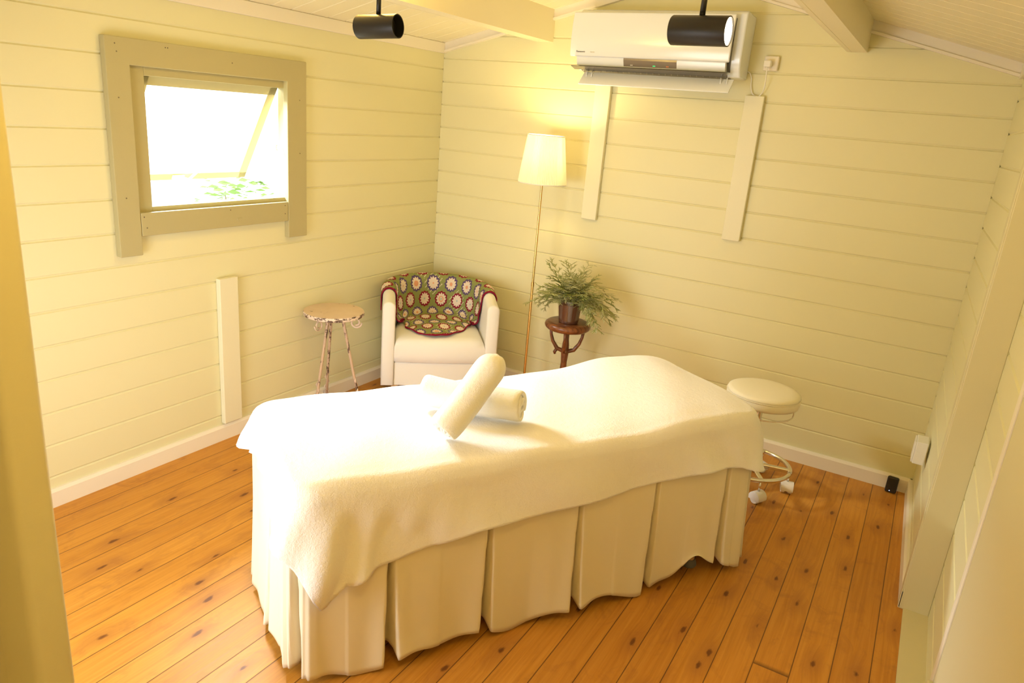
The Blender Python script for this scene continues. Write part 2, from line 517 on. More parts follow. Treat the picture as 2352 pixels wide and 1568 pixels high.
# ------------------------------------------------------------------ window
wr_ = empty('window_1', (0, -1.645, 1.43)); tag(wr_, kind='structure')
def wbox(name, x0, x1, y0, y1, z0, z1, m, parent=wr_, bevel=.003):
    mb = MB(); mb.box(x0, x1, y0+1.645, y1+1.645, z0-1.43, z1-1.43)
    return mb.build(name, m, parent, bevel=bevel)
wbox('casing_board', 0, .030, -2.176, -2.080, .975, 1.808, M_olive)
wbox('casing_board', 0, .030, -1.292, -1.170, .968, 1.808, M_olive)
wbox('casing_board', 0, .0302, -2.1755, -1.1705, 1.711, 1.8085, M_olive)
wbox('casing_board', 0, .0295, -2.078, -1.294, 1.052, 1.147, M_olive)
mb = MB()   # reveal frame in the opening
for (y0, y1, z0, z1) in ((-2.078, -2.008, 1.11, 1.755), (-1.284, -1.20, 1.11, 1.755), (-2.008, -1.284, 1.11, 1.166), (-2.008, -1.284, 1.678, 1.755)):
    mb.box(-.045, .004, y0+1.645, y1+1.645, z0-1.43, z1-1.43)
mb.build('window_frame', M_olive, wr_, bevel=.002)
mb = MB()
for yy, zz in ((-.49, .353), (-.485, .325), (-.49, .16), (-.49, -.22), (.43, .2), (.43, -.05), (-.42, -.30), (-.41, -.345), (.33, -.30), (.33, -.34), (.04, .333), (.005, -.30), (-.28, .36), (-.27, .36)):
    mb.lathe([(.0028, 0), (.0028, .0008)], n=8, M=Matrix.Translation((.030, yy, zz)) @ Matrix.Rotation(pi/2, 4, 'Y'))
kb = MB(); kb.box(.0295, .0315, .04, .068, -.352, -.340); kb.build('keeper_plate', M_olive, wr_, bevel=.0006)
mb.build('nail_head', mat('dull_nail', (.16, .13, .08), .6), wr_)
# sash: hinged along the top, swung outwards
TH = math.atan2(.25, .45)
MS = Matrix.Translation((-.045, 0, 1.690-1.43)) @ Matrix.Rotation(TH, 4, 'Y')
sash = MB(); sh = .515; y0, y1 = -2.004+1.645, -1.294+1.645; fw = .045
for (a, b, c, d) in ((y0, y1, -fw, 0), (y0, y1, -sh, -sh+fw*.75), (y0, y0+fw, -sh, 0), (y1-fw, y1, -sh, 0)):
    sash.box(-.017, .017, a, b, c, d, M=MS)
so = sash.build('sash', M_olive, wr_, bevel=.002)
g_ = MB(); g_.box(-.002, .002, y0+fw, y1-fw, -sh+fw*.7, -fw, M=MS); g_.build('window_pane', M_glass, so)
mb = MB()
mb.box(.017, .024, -.07, -.01, -sh+.008, -sh+.028, M=MS)
mb.tube([MS @ Vector((.024, -.02, -sh+.018)), MS @ Vector((.045, .0, -sh+.02)), MS @ Vector((.05, .03, -sh+.07))], .006, 8)
mb.build('stay_catch', M_castw, so)
mb = MB()
mb.tube([(-.035, .345, -.016+.0), (-.030, .335, -.018), (-.026, .330, -.03), (-.03, .337, -.042), (-.035, .343, -.035)], .0025, 6)
mb.build('window_hook', M_steel, wr_)

# the near wall's window: plain frame, out of the picture
w2 = empty('window_2', (.85, NY-.015, .775)); tag(w2, kind='structure')
mb = MB()
for (xa, xb, za, zb_) in ((-.49, -.44, -.725, .725), (.44, .49, -.725, .725), (-.44, .44, -.725, -.675), (-.44, .44, .675, .725)):
    mb.box(xa, xb, -.02, .02, za, zb_)
mb.build('window_frame', M_trim, w2)

# outdoors: pale ground and a bush
mb = MB(); mb.box(-14, -.08, -14, 6, -.5, -.4)
tag(mb.build('ground', paint('pale_gravel', (.75, .73, .66), .9)), kind='structure')
bush = empty('garden_bush', (-1.75, -.10, -.4))
tag(bush, 'pale green leafy bush outside, glimpsed low through the open window', 'bush')
mb = MB()
for k in range(7):
    a = rnd.uniform(0, 6.28)
    mb.tube([(0, 0, 0), (.10*cos(a), .10*sin(a), .6), (.22*cos(a+.3), .22*sin(a+.3), 1.15+.15*rnd.random())], [.014, .009, .004], 6)
mb.build('stem', mat('bush_bark', (.30, .22, .14), .8), bush)
mb = MB()
for k in range(520):
    a = rnd.uniform(0, 6.28); r = .42*sqrt(rnd.random()); z = rnd.uniform(.35, 1.42)
    r *= (1-.5*abs(z-.95)/.6)
    c = Vector((r*cos(a), r*sin(a), z))
    M = Matrix.Translation(c) @ Matrix.Rotation(rnd.uniform(0, 6.28), 4, 'Z') @ Matrix.Rotation(rnd.uniform(-1, 1), 4, 'X')
    L = rnd.uniform(.03, .055); w = L*.45
    mb.add([M @ Vector(p) for p in ((-L, 0, 0), (0, -w, .004), (L, 0, -.004), (0, w, .004), (0, 0, -.004))], [(0, 1, 4), (1, 2, 4), (2, 3, 4), (3, 0, 4)])
tag(mb.build('foliage', mat('bush_leaf', (.26, .42, .12), .6), bush), kind='stuff')

# ------------------------------------------------------------------ massage table
AX = Vector((.535, .845, 0)); DX = Vector((.845, -.535, 0))
A0, A1, D0, D1 = -1.455, .305, 2.01, 2.66
HT = .648
TA = math.atan2(.845, .535)
def adz(a, d, z): 
    v = AX*a + DX*d; return Vector((v.x, v.y, z))
ca, cdd = (A0+A1)/2, (D0+D1)/2
org = adz(ca, cdd, 0)
tab = empty('massage_table', org, TA); tag(tab, 'massage table under a white terry blanket and ecru skirt, one round foot showing', 'massage table')
hl, hw = (A1-A0)/2, (D1-D0)/2
def rrect(hl, hw, r, n=10):
    """outline of a rounded rectangle, list of (x, y, nx, ny), counter-clockwise; long axis x"""
    out = []
    segs = [((hl-r, hw-r), 0), ((-hl+r, hw-r), 90), ((-hl+r, -hw+r), 180), ((hl-r, -hw+r), 270)]
    prev = None
    for (cx, cy), a0 in segs:
        for k in range(n+1):
            a = radians(a0+90*k/n); nx, ny = cos(a), sin(a)
            out.append((cx+r*nx, cy+r*ny, nx, ny))
    return out
def densify(pts, step):
    out = []
    for i, p in enumerate(pts):
        q = pts[(i+1) % len(pts)]
        L = sqrt((p[0]-q[0])**2+(p[1]-q[1])**2); n = max(1, int(round(L/step)))
        for k in range(n):
            t = k/n
            nx, ny = p[2]*(1-t)+q[2]*t, p[3]*(1-t)+q[3]*t; m_ = sqrt(nx*nx+ny*ny) or 1
            out.append((p[0]*(1-t)+q[0]*t, p[1]*(1-t)+q[1]*t, nx/m_, ny/m_))
    return out
mb = MB()
o1 = rrect(hl-.015, hw-.015, .09)
for z0, z1 in ((.555, .622),):
    mb.rings([[(x-nx*.01, y-ny*.01, z0) for x, y, nx, ny in o1], [(x, y, z0+.01) for x, y, nx, ny in o1],
              [(x, y, z1-.012) for x, y, nx, ny in o1], [(x-nx*.012, y-ny*.012, z1) for x, y, nx, ny in o1]])
mb.build('padded_top', M_vinyl, tab, smooth=True, auto=50)
for sx in (-1, 1):
    for sy in (-1, 1):
        mb = MB()
        X, Y = sx*(hl-.205), sy*(hw-.050)
        mb.tube([(X, Y, .03), (X-sx*.02, Y, .56)], [.019, .022], 12)
        lg = mb.build('leg', M_legwood, tab, smooth=True, auto=50)
        mb = MB(); mb.lathe([(.026, 0), (.030, .006), (.028, .018), (.022, .032)], (X, Y, 0), 20)
        mb.build('rubber_foot', M_rubber, lg, smooth=True, auto=50)

# bed skirt with box pleats
per = densify(rrect(hl+.004, hw+.005, .07, 8), .005)
# arc-length
S = [0.0]
for i in range(len(per)):
    p, q = per[i], per[(i+1) % len(per)]
    S.append(S[-1]+sqrt((p[0]-q[0])**2+(p[1]-q[1])**2))
TOT = S[-1]
# local: x = a - ca, y: local +y is -DX direction -> near side is y = -hw
pleat_a = [-1.17, -.845, -.51, -.185, .15]
pleats = [(a-ca, -hw) for a in pleat_a] + [(a-ca, hw) for a in pleat_a] + [(-hl, -.10), (-hl, .20), (hl, -.2), (hl, .12), (hl-.03, -hw+.01), (-hl+.02, -hw+.02)]
def skirt_pt(i, t):
    x, y, nx, ny = per[i % len(per)]
    z = .60*(1-t)
    out = .006 + .030*t
    # tangential distance to nearest pleat
    best = 9; sg = 1; bi = 0
    for k, (px_, py_) in enumerate(pleats):
        dd = (x-px_)*(-ny)+(y-py_)*nx
        dist_ = sqrt((x-px_)**2+(y-py_)**2)
        if dist_ < best: best = dist_; sg = dd; bi = k
    w = .0035 + .014*t
    rec = -(.034+.050*t)*math.exp(-(best/w)**6)
    lift = .008*t*math.exp(-((best-w*1.5)/(.018+.02*t))**2)
    s = S[i % len(per)]
    wob = t*t*(.012*sin(s*9.3+1.2)+.006*sin(s*21.0+.5*bi)+.002*sin(s*47))
    if abs(nx) > .3 and abs(ny) > .3: out -= .012*t
    if nx < -.5: out -= .020*t
    off = out+rec+lift+wob
    zz = z
    if t > .8: zz = z + (t-.8)/.2*(.030 + .016*sin(s*11.3+.7) + .010*sin(s*25+2) + (.02 if best < w else 0) + (.085*math.exp(-((x+ca-.028)/.065)**2) if ny < -.5 else 0))
    return Vector((x+nx*off, y+ny*off, zz))
mb = MB(); NT_ = 26; n = len(per)
grid = [[skirt_pt(i, j/NT_) for i in range(n)] for j in range(NT_+1)]
mb.rings(grid, cap0=False, cap1=False)
sk = mb.build('bed_skirt', M_skirt, smooth=True)
sk.location = org; sk.rotation_euler = (0, 0, TA)
sm = sk.modifiers.new('thick', 'SOLIDIFY'); sm.thickness = .0015; sm.offset = -1
tag(sk, 'ecru cotton skirt with box pleats hanging round the massage table to the floor', 'bed skirt')

# terry blanket
per2 = densify(rrect(hl+.012, hw+.012, .10, 12), .010)
n2 = len(per2)
S2 = [0.0]
for i in range(n2):
    p, q = per2[i], per2[(i+1) % n2]
    S2.append(S2[-1]+sqrt((p[0]-q[0])**2+(p[1]-q[1])**2))
near_a = [-1.46, -1.41, -1.376, -1.345, -1.302, -1.2, -1.039, -.881, -.515, -.189, .051, .182, .25, .30]
near_z = [.45, .35, .272, .300, .331, .371, .40, .426, .441, .458, .470, .462, .44, .425]
def hem_z(x, y, nx, ny):
    a = x+ca
    wn1 = max(0, -ny); wf = max(0, ny); we = max(0, -nx); wh = max(0, nx)
    zn = interp(near_a, near_z, a)
    ze = interp([-.33, -.2, .15, .27, .34], [.43, .50, .525, .49, .46], y)
    zf = .47; zh = interp([-.33, -.15, .33], [.42, .45, .47], y)
    s_ = wn1**2+wf**2+we**2+wh**2
    return (zn*wn1**2+zf*wf**2+ze*we**2+zh*wh**2)/s_
def top_z(x, y):
    a = x+ca
    z = HT + .040*smoothstep(-.35, .05, a)*(1-.5*smoothstep(.12, .30, a))*(1-.55*(y/hw)**2 if y < 0 else 1-.05*(y/hw)**2)
    z += .004*sin(a*9+y*5)*sin(y*7+1) + .0025*sin(a*21-y*13)
    return z
def blanket_rings():
    rings = []
    for f in (0.0, .12, .24, .36, .48, .6, .7, .79, .86, .91, .945, .975, 1.0):
        r = []
        for (x, y, nx, ny) in per2:
            xi = x - nx*0 ; inset = .035
            bx, by = x-nx*inset, y-ny*inset
            # scale toward the spine of the rectangle
            sx = max(-hl+hw, min(hl-hw, bx)); 
            X = sx + (bx-sx)*f if True else 0
            X = bx*(.35+.65*f) if abs(bx) > 0 else 0
            X = sx*(f*.3+.7) + (bx - sx*(1.0))*f if False else (sx + (bx-sx)*f)
            Y = by*f
            ed = smoothstep(.8, 1.0, f)
            r.append(Vector((X, Y, top_z(X, Y)-.004*ed)))
        rings.append(r)
    # rounded shoulder
    for k in range(1, 6):
        th = k/6*pi/2; r = []
        for (x, y, nx, ny) in per2:
            r0 = .035
            bx, by = x-nx*r0, y-ny*r0
            r.append(Vector((bx+nx*r0*sin(th), by+ny*r0*sin(th), top_z(bx, by)-.004-r0*(1-cos(th)))))
        rings.append(r)
    K = 22
    for k in range(K+1):
        t = k/K; r = []
        for i, (x, y, nx, ny) in enumerate(per2):
            r0 = .035; bx, by = x-nx*r0, y-ny*r0
            zs = top_z(bx, by)-.004-r0; zh = hem_z(x, y, nx, ny)
            z = zs+(zh-zs)*t; s = S2[i]; drop = (zs-z)
            corner = min(1, abs(nx*ny)*2)
            a = x+ca
            off = .004+(.03+.07*abs(ny))*drop + corner*.05*drop
            fold = .050*drop*sin(s*13+z*16) + .055*drop*sin(s*7.3-z*9+1.0)
            # loose folds sweeping from the near-left corner
            if ny < -.1 or nx < -.3:
                dl = abs((a)-(-1.40)); e = math.exp(-(dl/.28)**2)
                fold += e*drop*.075*(.2+sin(s*52+drop*10))*smoothstep(0, .10, drop)
            if ny < -.1:
                dl = abs(a-.25); e = math.exp(-(dl/.35)**2)
                fold += e*drop*.06*sin(s*33+z*22)
            fold = max(fold, -.010*smoothstep(0, .1, drop))
            if t > .97: off += .0015
            tip = 0
            if nx > .2: off += .20*drop*nx*(1-.35*drop/.2) + .07*drop*corner
            # far-left corner sticks out
            if nx < -.3 and ny > .3: off += .38*drop*corner
            r.append(Vector((x+nx*(off+fold), y+ny*(off+fold), z)))
        rings.append(r)
    return rings
mb = MB(); br = blanket_rings()
mb.rings(br, cap0=False, cap1=False)
bl = mb.build('terry_blanket', M_terry, smooth=True)
bm_ = bmesh.new(); bm_.from_mesh(bl.data)
bmesh.ops.remove_doubles(bm_, verts=bm_.verts, dist=.0012)
bmesh.ops.recalc_face_normals(bm_, faces=bm_.faces)
bm_.to_mesh(bl.data); bm_.free()
bl.location = org; bl.rotation_euler = (0, 0, TA)
sm = bl.modifiers.new('thick', 'SOLIDIFY'); sm.thickness = .004; sm.offset = 1
tag(bl, 'large white terry blanket draped over the massage table', 'blanket')

# ------------------------------------------------------------------ rolled towels
def rolled_towel(name_label, p0, p1, R, seed, flat=1.0, dome=False):
    p0, p1 = Vector(p0), Vector(p1)
    ax = (p1-p0); L = ax.length; ax.normalize()
    up = Vector((0, 0, 1)); a = ax.cross(up).normalized(); b = a.cross(ax)
    mb = MB(); rr = random.Random(seed)
    turns = 3.6; N = 120; th = .0105
    # spiral sheet: inner to outer; each ring along the axis
    def sp(k, u):
        ang = 2*pi*turns*k/N
        r = .010 + (R-.010)*(k/N)
        r *= 1+.03*sin(3*ang*.5+seed)+.035*sin(u*7+ang)+.02*sin(u*19+seed)
        if k > N*.72: r *= 1-.10*max(0, 1-u/.05)**2-.10*max(0, 1-(1-u)/.05)**2
        if dome and u > .84: r *= sqrt(max(.03, 1-((u-.84)/.165)**2))
        return ang, r
    us = [0, .01, .025, .045, .08, .15, .3, .45, .6, .72, .82, .87, .91, .94, .965, .985, 1.0]
    outer = []; 
    for iu, u in enumerate(us):
        ring = []
        for k in range(N+1):
            ang, r = sp(k, u)
            # edges of each layer rounded and staggered so the roll ends show a spiral
            edge = .006*sin(ang*1.3+seed) + .004*(k/N)
            uu = u*L + (edge if u < .02 else -edge if u > .98 else 0)
            sag = -.004*sin(pi*u)
            ring.append(p0+ax*uu+a*cos(ang)*r+b*sin(ang)*r*flat+Vector((0, 0, sag)))
        outer.append(ring)
    mb.rings(outer, closed=False, cap0=False, cap1=False)
    o = mb.build('rolled_towel', M_towel, smooth=True)
    m_ = o.modifiers.new('thick', 'SOLIDIFY'); m_.thickness = .0145; m_.offset = 0
    ss = o.modifiers.new('sub', 'SUBSURF'); ss.levels = 1; ss.render_levels = 1
    tag(o, name_label, 'towel', 'rolled towels on the massage table')
    return o
rolled_towel('white rolled towel lying flat under the leaning towel', (1.398, -1.975, .713), (1.745, -1.880, .716), .052, 1)
rolled_towel('white rolled towel propped up at a slant over the other towel', (1.620, -2.162, .691), (1.675, -1.945, .890), .050, 5, dome=True)

# ------------------------------------------------------------------ tub armchair
CH = Vector((.533, -.638, 0)); CT = radians(40)
chair = empty('tub_armchair', CH, CT); tag(chair, 'white upholstered tub armchair in the corner with a crochet throw over its back', 'armchair')
RC, CY = .294, .29
def upath(s):
    """centre line of the tub wall; s = 0 at the back middle"""
    q = RC*pi/2
    if abs(s) <= q:
        a = s/RC; return Vector((RC*sin(a), CY+RC*cos(a), 0)), Vector((sin(a), cos(a), 0))
    e = abs(s)-q; sg = 1 if s > 0 else -1
    return Vector((sg*RC, CY-e, 0)), Vector((sg, 0, 0))
SMAX = RC*pi/2+CY
HTH = .036
def rim_z(s):   # height of the centre of the rounded rim
    return .605 - .035*smoothstep(.45, SMAX, abs(s)) 
mb = MB(); rs = []
ss_ = [-SMAX + 2*SMAX*i/90 for i in range(91)]
ends = [(-1, -.014, .7), (-1, -.006, .9)]
def cross(s, scale=1.0, push=0.0):
    p, nrm = upath(s); tz = rim_z(s); out = []
    h = HTH*scale; fwd = Vector((0, -push, 0))
    out.append(p - nrm*h + Vector((0, 0, .11+(1-scale)*.03)) + fwd)
    out.append(p - nrm*h + Vector((0, 0, .30)) + fwd)
    for k in range(11):
        a = pi - pi*k/10
        out.append(p + nrm*(h*cos(a)) + Vector((0, 0, tz + h*sin(a) - (1-scale)*.01)) + fwd)
    out.append(p + nrm*h + Vector((0, 0, .30)) + fwd)
    out.append(p + nrm*h + Vector((0, 0, .11+(1-scale)*.03)) + fwd)
    return out
rs.append(cross(-SMAX, .72, .012)); rs.append(cross(-SMAX, .92, .007))
for s in ss_: rs.append(cross(s))
rs.append(cross(SMAX, .92, .007)); rs.append(cross(SMAX, .72, .012))
mb.rings(rs)
mb.build('tub_shell', M_chair, chair, smooth=True, auto=60)
def dshape(inset, front):
    r = RC-HTH+.002-inset; pts = []
    for k in range(25):
        a = pi/2 - pi*k/24
        pts.append((r*sin(a), CY+r*cos(a)))
    nf = 10
    for k in range(nf+1):
        x = -r+2*r*k/nf
        pts.append((x, front + inset - .012*(1-(x/r)**2)))
    return pts
mb = MB()
mb.rings([[(x, y, z) for x, y in dshape(ins, -.008)] for z, ins in ((.252, .012), (.258, .003), (.30, -.0), (.345, .001), (.375, .010), (.390, .028), (.396, .07), (.400, .16))])
mb.build('seat_cushion', M_chair, chair, smooth=True, auto=60)
mb = MB()
mb.rings([[(x, y, z) for x, y in dshape(ins, .006)] for z, ins in ((.11, .004), (.245, .004), (.252, .012))])
mb.build('seat_base', M_chair, chair, smooth=True, auto=40)
for x, y in ((-.25, .04), (.25, .04), (-.17, .50), (.17, .50)):
    mb = MB(); mb.lathe([(.015, 0), (.022, .112)], (x, y, 0), 16)
    mb.build('leg', M_legwood, chair, smooth=True, auto=50)

# crochet throw
TC = [mat('yarn_green', (.30, .33, .12), .95), mat('yarn_maroon', (.27, .012, .045), .95), mat('yarn_violet', (.12, .08, .21), .95),
      mat('yarn_cream', (.88, .76, .64), .95), mat('yarn_peach', (.85, .42, .25), .95), mat('yarn_bluegrey', (.48, .55, .56), .95)]
for m_ in TC:
    g = NT(m_); g.bump(g.noise(g.coords(), 420, 2, .6), .8, .003); m_.node_tree.nodes['Principled BSDF'].inputs['Specular IOR Level'].default_value = .1
HX, HY = .138, .100
def motif(u, v):
    row = round(v/HY); best = None
    for r_ in (row-1, row, row+1):
        off = .5*HX if r_ % 2 else 0
        c_ = round((u-off)/HX)
        for cc in (c_-1, c_, c_+1):
            cu, cv = cc*HX+off, r_*HY
            d_ = sqrt((u-cu)**2+(v-cv)**2)
            if best is None or d_ < best[0]: best = (d_, u-cu, v-cv, r_, cc)
    d_, du, dv, r_, cc = best
    ang = math.atan2(dv, du); pet = cos(12*ang)
    alt = (r_ % 2)
    hsh = (r_*7+cc*13) % 5
    if d_ < .006: return 5 if alt else 4
    if d_ < .012: return 3 if alt else (4 if hsh < 3 else 3)
    if d_ < .036 + .005*pet: return (4 if (d_ < .019 and hsh == 1) else 3)
    if d_ < .0495 + .003*pet: return 1 if alt else 2
    # mesh holes in green
    if (int(u*210)+int(v*210)) % 7 == 0 and hsh > 3: return 3
    return 0
LO, LA, LI = .085, pi*(HTH+.004), None
def throw_pt(s, t, e=.004):
    fr = 1-.13*smoothstep(.15, .45, t)
    s2 = s*fr
    p, nrm = upath(s2); tz = rim_z(s2); h = HTH+e
    wob = .003*sin(s*31+t*9)+.002*sin(s*17-t*23)
    if t < LO: return p+nrm*(h+wob*.3)+Vector((0, 0, tz-(LO-t)))
    t -= LO
    if t < LA:
        a = t/LA*pi; return p+nrm*(h*cos(a))+Vector((0, 0, tz+h*sin(a)))
    t -= LA
    zi = .412; li = tz-zi
    rc = .035
    if t < li-rc: return p-nrm*(h+abs(wob)*1.5*min(1, t*12))+Vector((0, 0, tz-t))
    t -= li-rc; q = rc*pi/2
    base = p-nrm*(h+abs(wob)*1.5)
    dirn = Vector((0, -1, 0)) if abs(s2) < RC*1.2 else -nrm
    dirn = (Vector((0, -1, 0))*(1-smoothstep(.25, .48, abs(s2))) + (-nrm)*smoothstep(.25, .48, abs(s2))).normalized()
    if t < q:
        a = t/q*pi/2; return base+dirn*(rc*(1-cos(a)))+Vector((0, 0, zi+rc-rc*sin(a)))
    t -= q
    return base+dirn*(rc+t)+Vector((0, 0, zi-.006*smoothstep(0, .05, t)+.004*sin(t*30+s*9)))
SW = .575
def t_end(s):
    l0 = LO+LA+(.605-.412)-.035+.055
    e = l0 + .48*max(0, cos(min(pi/2, abs(s+.02)/.46*pi/2)))**1.4
    e += .014*abs(sin(s/HX*2*pi*.5))
    return e
NS, NTT = 420, 190
mb = MB(); idx = {}
vs = []
for i in range(NS+1):
    s0 = -SW+2*SW*i/NS; te = t_end(s0)
    for j in range(NTT+1):
        t = te*j/NTT
        sway = .010*abs(sin(t/HY*pi))*(abs(s0)/SW)**6
        vs.append(throw_pt(s0-sway*(1 if s0 > 0 else -1)*1.0, t))
fs = []; ms = []
for i in range(NS):
    s0 = -SW+2*SW*(i+.5)/NS; te = t_end(s0)
    for j in range(NTT):
        t = te*(j+.5)/NTT
        fs.append((i*(NTT+1)+j, (i+1)*(NTT+1)+j, (i+1)*(NTT+1)+j+1, i*(NTT+1)+j+1))
        edge = min(SW-abs(s0), te-t)
        ms.append(1 if edge < .013 else motif(s0+.02, t-.02))
mb.v = [tuple(v) for v in vs]; mb.f = fs; mb.m = ms
th = mb.build('crochet_throw', TC, smooth=True)
th.location = CH; th.rotation_euler = (0, 0, CT)
m_ = th.modifiers.new('thick', 'SOLIDIFY'); m_.thickness = .006; m_.offset = 1
tag(th, 'crochet throw of maroon and violet flower motifs on green, draped over the armchair back', 'throw')

# ------------------------------------------------------------------ small side table
st = empty('side_table', (.160, -1.105, 0)); tag(st, 'small round side table with chipped pink-white paint and scrolled metal legs', 'side table')
mb = MB(); Zt = .578
mb.lathe([(.150, 0), (.158, .004), (.160, .018), (.157, .024)], (0, 0, Zt-.024), 48, 1, cap0=True, cap1=False)
mb.lathe([(.157, 0), (.150, .001), (.001, .001)], (0, 0, Zt), 48, 0, cap0=False, cap1=True)
mb.build('table_top', [M_dist, M_distrim], st, smooth=True, auto=40)
def scroll(c, ax, r, turns, rad, n=26, flip=1):
    pts = []
    for k in range(n):
        a = flip*2*pi*turns*k/(n-1); rr = r*(1-.55*k/(n-1))
        pts.append((c[0]+ax[0]*rr*cos(a), c[1]+ax[1]*rr*cos(a), c[2]+rr*sin(a)))
    return pts
for k, ang in enumerate((-88, 32, 150)):
    a = radians(ang); ux, uy = cos(a), sin(a)
    mb = MB()
    ri, ro = .05, (.15, .155, .135)[k]
    mb.tube([(ux*ri, uy*ri, Zt-.024), (ux*(ri+.002), uy*(ri+.002), Zt-.07), (ux*(ri+.02), uy*(ri+.02), Zt-.16), (ux*(ri+.06), uy*(ri+.06), .22), (ux*ro, uy*ro, .012)], [.009, .009, .0075, .0075, .007], 8)
    lg = mb.build('leg', M_worn, st, smooth=True)
    mb = MB()
    mb.tube(scroll((ux*.118, uy*.118, Zt-.058), (ux, uy),   .030, 1.3, .004, flip=-1), .0030, 6, flat=1.8)
    mb.build('scroll', M_dist, lg, smooth=True)
    mb = MB()
    for q in range(4):
        b = a+(q-1.5)*.35; rr = .035+.012*q
        L = .028+.006*(q % 2)
        pts = [(ux*ro, uy*ro, .012), (ux*ro+cos(b)*L*.5, uy*ro+sin(b)*L*.5, .045+.012*(q % 3)), (ux*ro+cos(b)*L*1.2, uy*ro+sin(b)*L*1.2, .05), (ux*ro+cos(b)*L*1.7, uy*ro+sin(b)*L*1.7, .020)]
        mb.tube(pts, [.006, .009, .007, .002], 6, flat=.5)
    for q in range(5):
        zz = .05+q*.03
        f_ = (zz-.012)/(.22-.012); px_ = ro+(ri+.06-ro)*f_
        b = a+pi/2*(1 if q % 2 else -1)
        mb.tube([(ux*px_, uy*px_, zz), (ux*px_+cos(b)*.012, uy*px_+sin(b)*.012, zz+.018), (ux*px_+cos(b)*.006, uy*px_+sin(b)*.006, zz+.034)], [.004, .0065, .002], 6, flat=.6)
    mb.build('leaf_ornament', M_dist, lg, smooth=True)

# ------------------------------------------------------------------ floor lamp
LX, LY = .888, -.25
lamp = empty('floor_lamp', (LX, LY, 0)); tag(lamp, 'slim brass floor lamp with a lit white pleated shade', 'floor lamp')
mb = MB(); mb.lathe([(.13, 0), (.13, .008), (.11, .014), (.012, .018)], n=40); mb.build('base', M_brass, lamp, smooth=True, auto=40)
mb = MB(); mb.tube([(0, 0, .015), (0, 0, .72)], .0075, 14); mb.tube([(0, 0, .72), (0, 0, 1.36)], .0065, 14)
mb.lathe([(.009, .71), (.009, .735)], n=14)
mb.build('pole', M_brass, lamp, smooth=True, auto=50)
mb = MB(); NP = 180; rs = []
for r_, z in ((.133, 1.300), (.134, 1.306), (.1015, 1.551), (.1005, 1.556)):
    rs.append([(r_*(1+.012*(1 if k % 2 else -1))*cos(2*pi*k/NP), r_*(1+.012*(1 if k % 2 else -1))*sin(2*pi*k/NP), z) for k in range(NP)])
mb.rings(rs, cap0=False, cap1=False)
sh_ = mb.build('lamp_shade', M_shade, lamp)
sm = sh_.modifiers.new('thick', 'SOLIDIFY'); sm.thickness = .0012
mb = MB()
for r_, z in ((.1325, 1.300), (.1, 1.555)):
    mb.tube([(r_*cos(2*pi*k/40), r_*sin(2*pi*k/40), z) for k in range(41)], .003, 6)
    if z > 1.5: mb.tube([(r_, 0, z), (.1325, 0, 1.300)], .0012, 5)
for k in range(3):
    a = 2*pi*k/3; mb.tube([(0, 0, 1.36), (.1325*cos(a), .1325*sin(a), 1.301)], .0015, 5)
mb.build('shade_ring', M_white, sh_, smooth=True)
mb = MB(); mb.lathe([(.014, 1.35), (.016, 1.39), (.013, 1.40)], n=16); mb.build('bulb_socket', M_white, lamp, smooth=True)
mb = MB(); mb.lathe([(.012, 1.40), (.022, 1.42), (.030, 1.45), (.024, 1.478), (.008, 1.49)], n=20); mb.build('bulb', M_bulb, lamp, smooth=True)
point_light('lamp_light', (LX, LY, 1.51), 9.5, KW['bulb'], .03)

# ------------------------------------------------------------------ plant stand + plant
PSX, PSY = 1.165, -.31
ps = empty('plant_stand', (PSX, PSY, 0)); tag(ps, 'dark carved wooden plant stand with round top beside the floor lamp', 'plant stand')
mb = MB(); PT = .572
mb.lathe([(.09, -.046), (.115, -.044), (.126, -.034), (.130, -.022), (.126, -.010), (.115, -.002), (.10, 0)], (0, 0, PT), 44)
mb.build('stand_top', M_dwood, ps, smooth=True, auto=60)
mb = MB()
mb.lathe([(.030, .10), (.036, .14), (.024, .20), (.020, .26), (.017, .33), (.022, .39), (.019, .44), (.010, .50), (.014, PT-.046)], n=20)
mb.build('column', M_dwood, ps, smooth=True)
for k in range(4):
    a = radians(k*90+20)
    ux, uy = cos(a), sin(a)
    mb = MB()
    mb.tube([(ux*.092, uy*.092, PT-.044), (ux*.088, uy*.088, PT-.085), (ux*.075, uy*.075, PT-.125), (ux*.048, uy*.048, PT-.165), (ux*.018, uy*.018, PT-.175), (ux*.004, uy*.004, PT-.165)], [.010, .0085, .010, .012, .013, .010], 10)
    if k == 2:
        mb.tube([(ux*.045, uy*.045, PT-.165), (ux*.06, uy*.06, PT-.19), (ux*.055, uy*.055, PT-.2)], [.010, .009, .007], 8)
    mb.build('bracket', M_dwood, ps, smooth=True)
for k in range(3):
    a = radians(k*120+40); ux, uy = cos(a), sin(a); mb = MB()
    mb.tube([(ux*.02, uy*.02, .14), (ux*.07, uy*.07, .12), (ux*.12, uy*.12, .05), (ux*.16, uy*.16, .012)], [.016, .015, .012, .012], 10)
    mb.build('foot', M_dwood, ps, smooth=True)

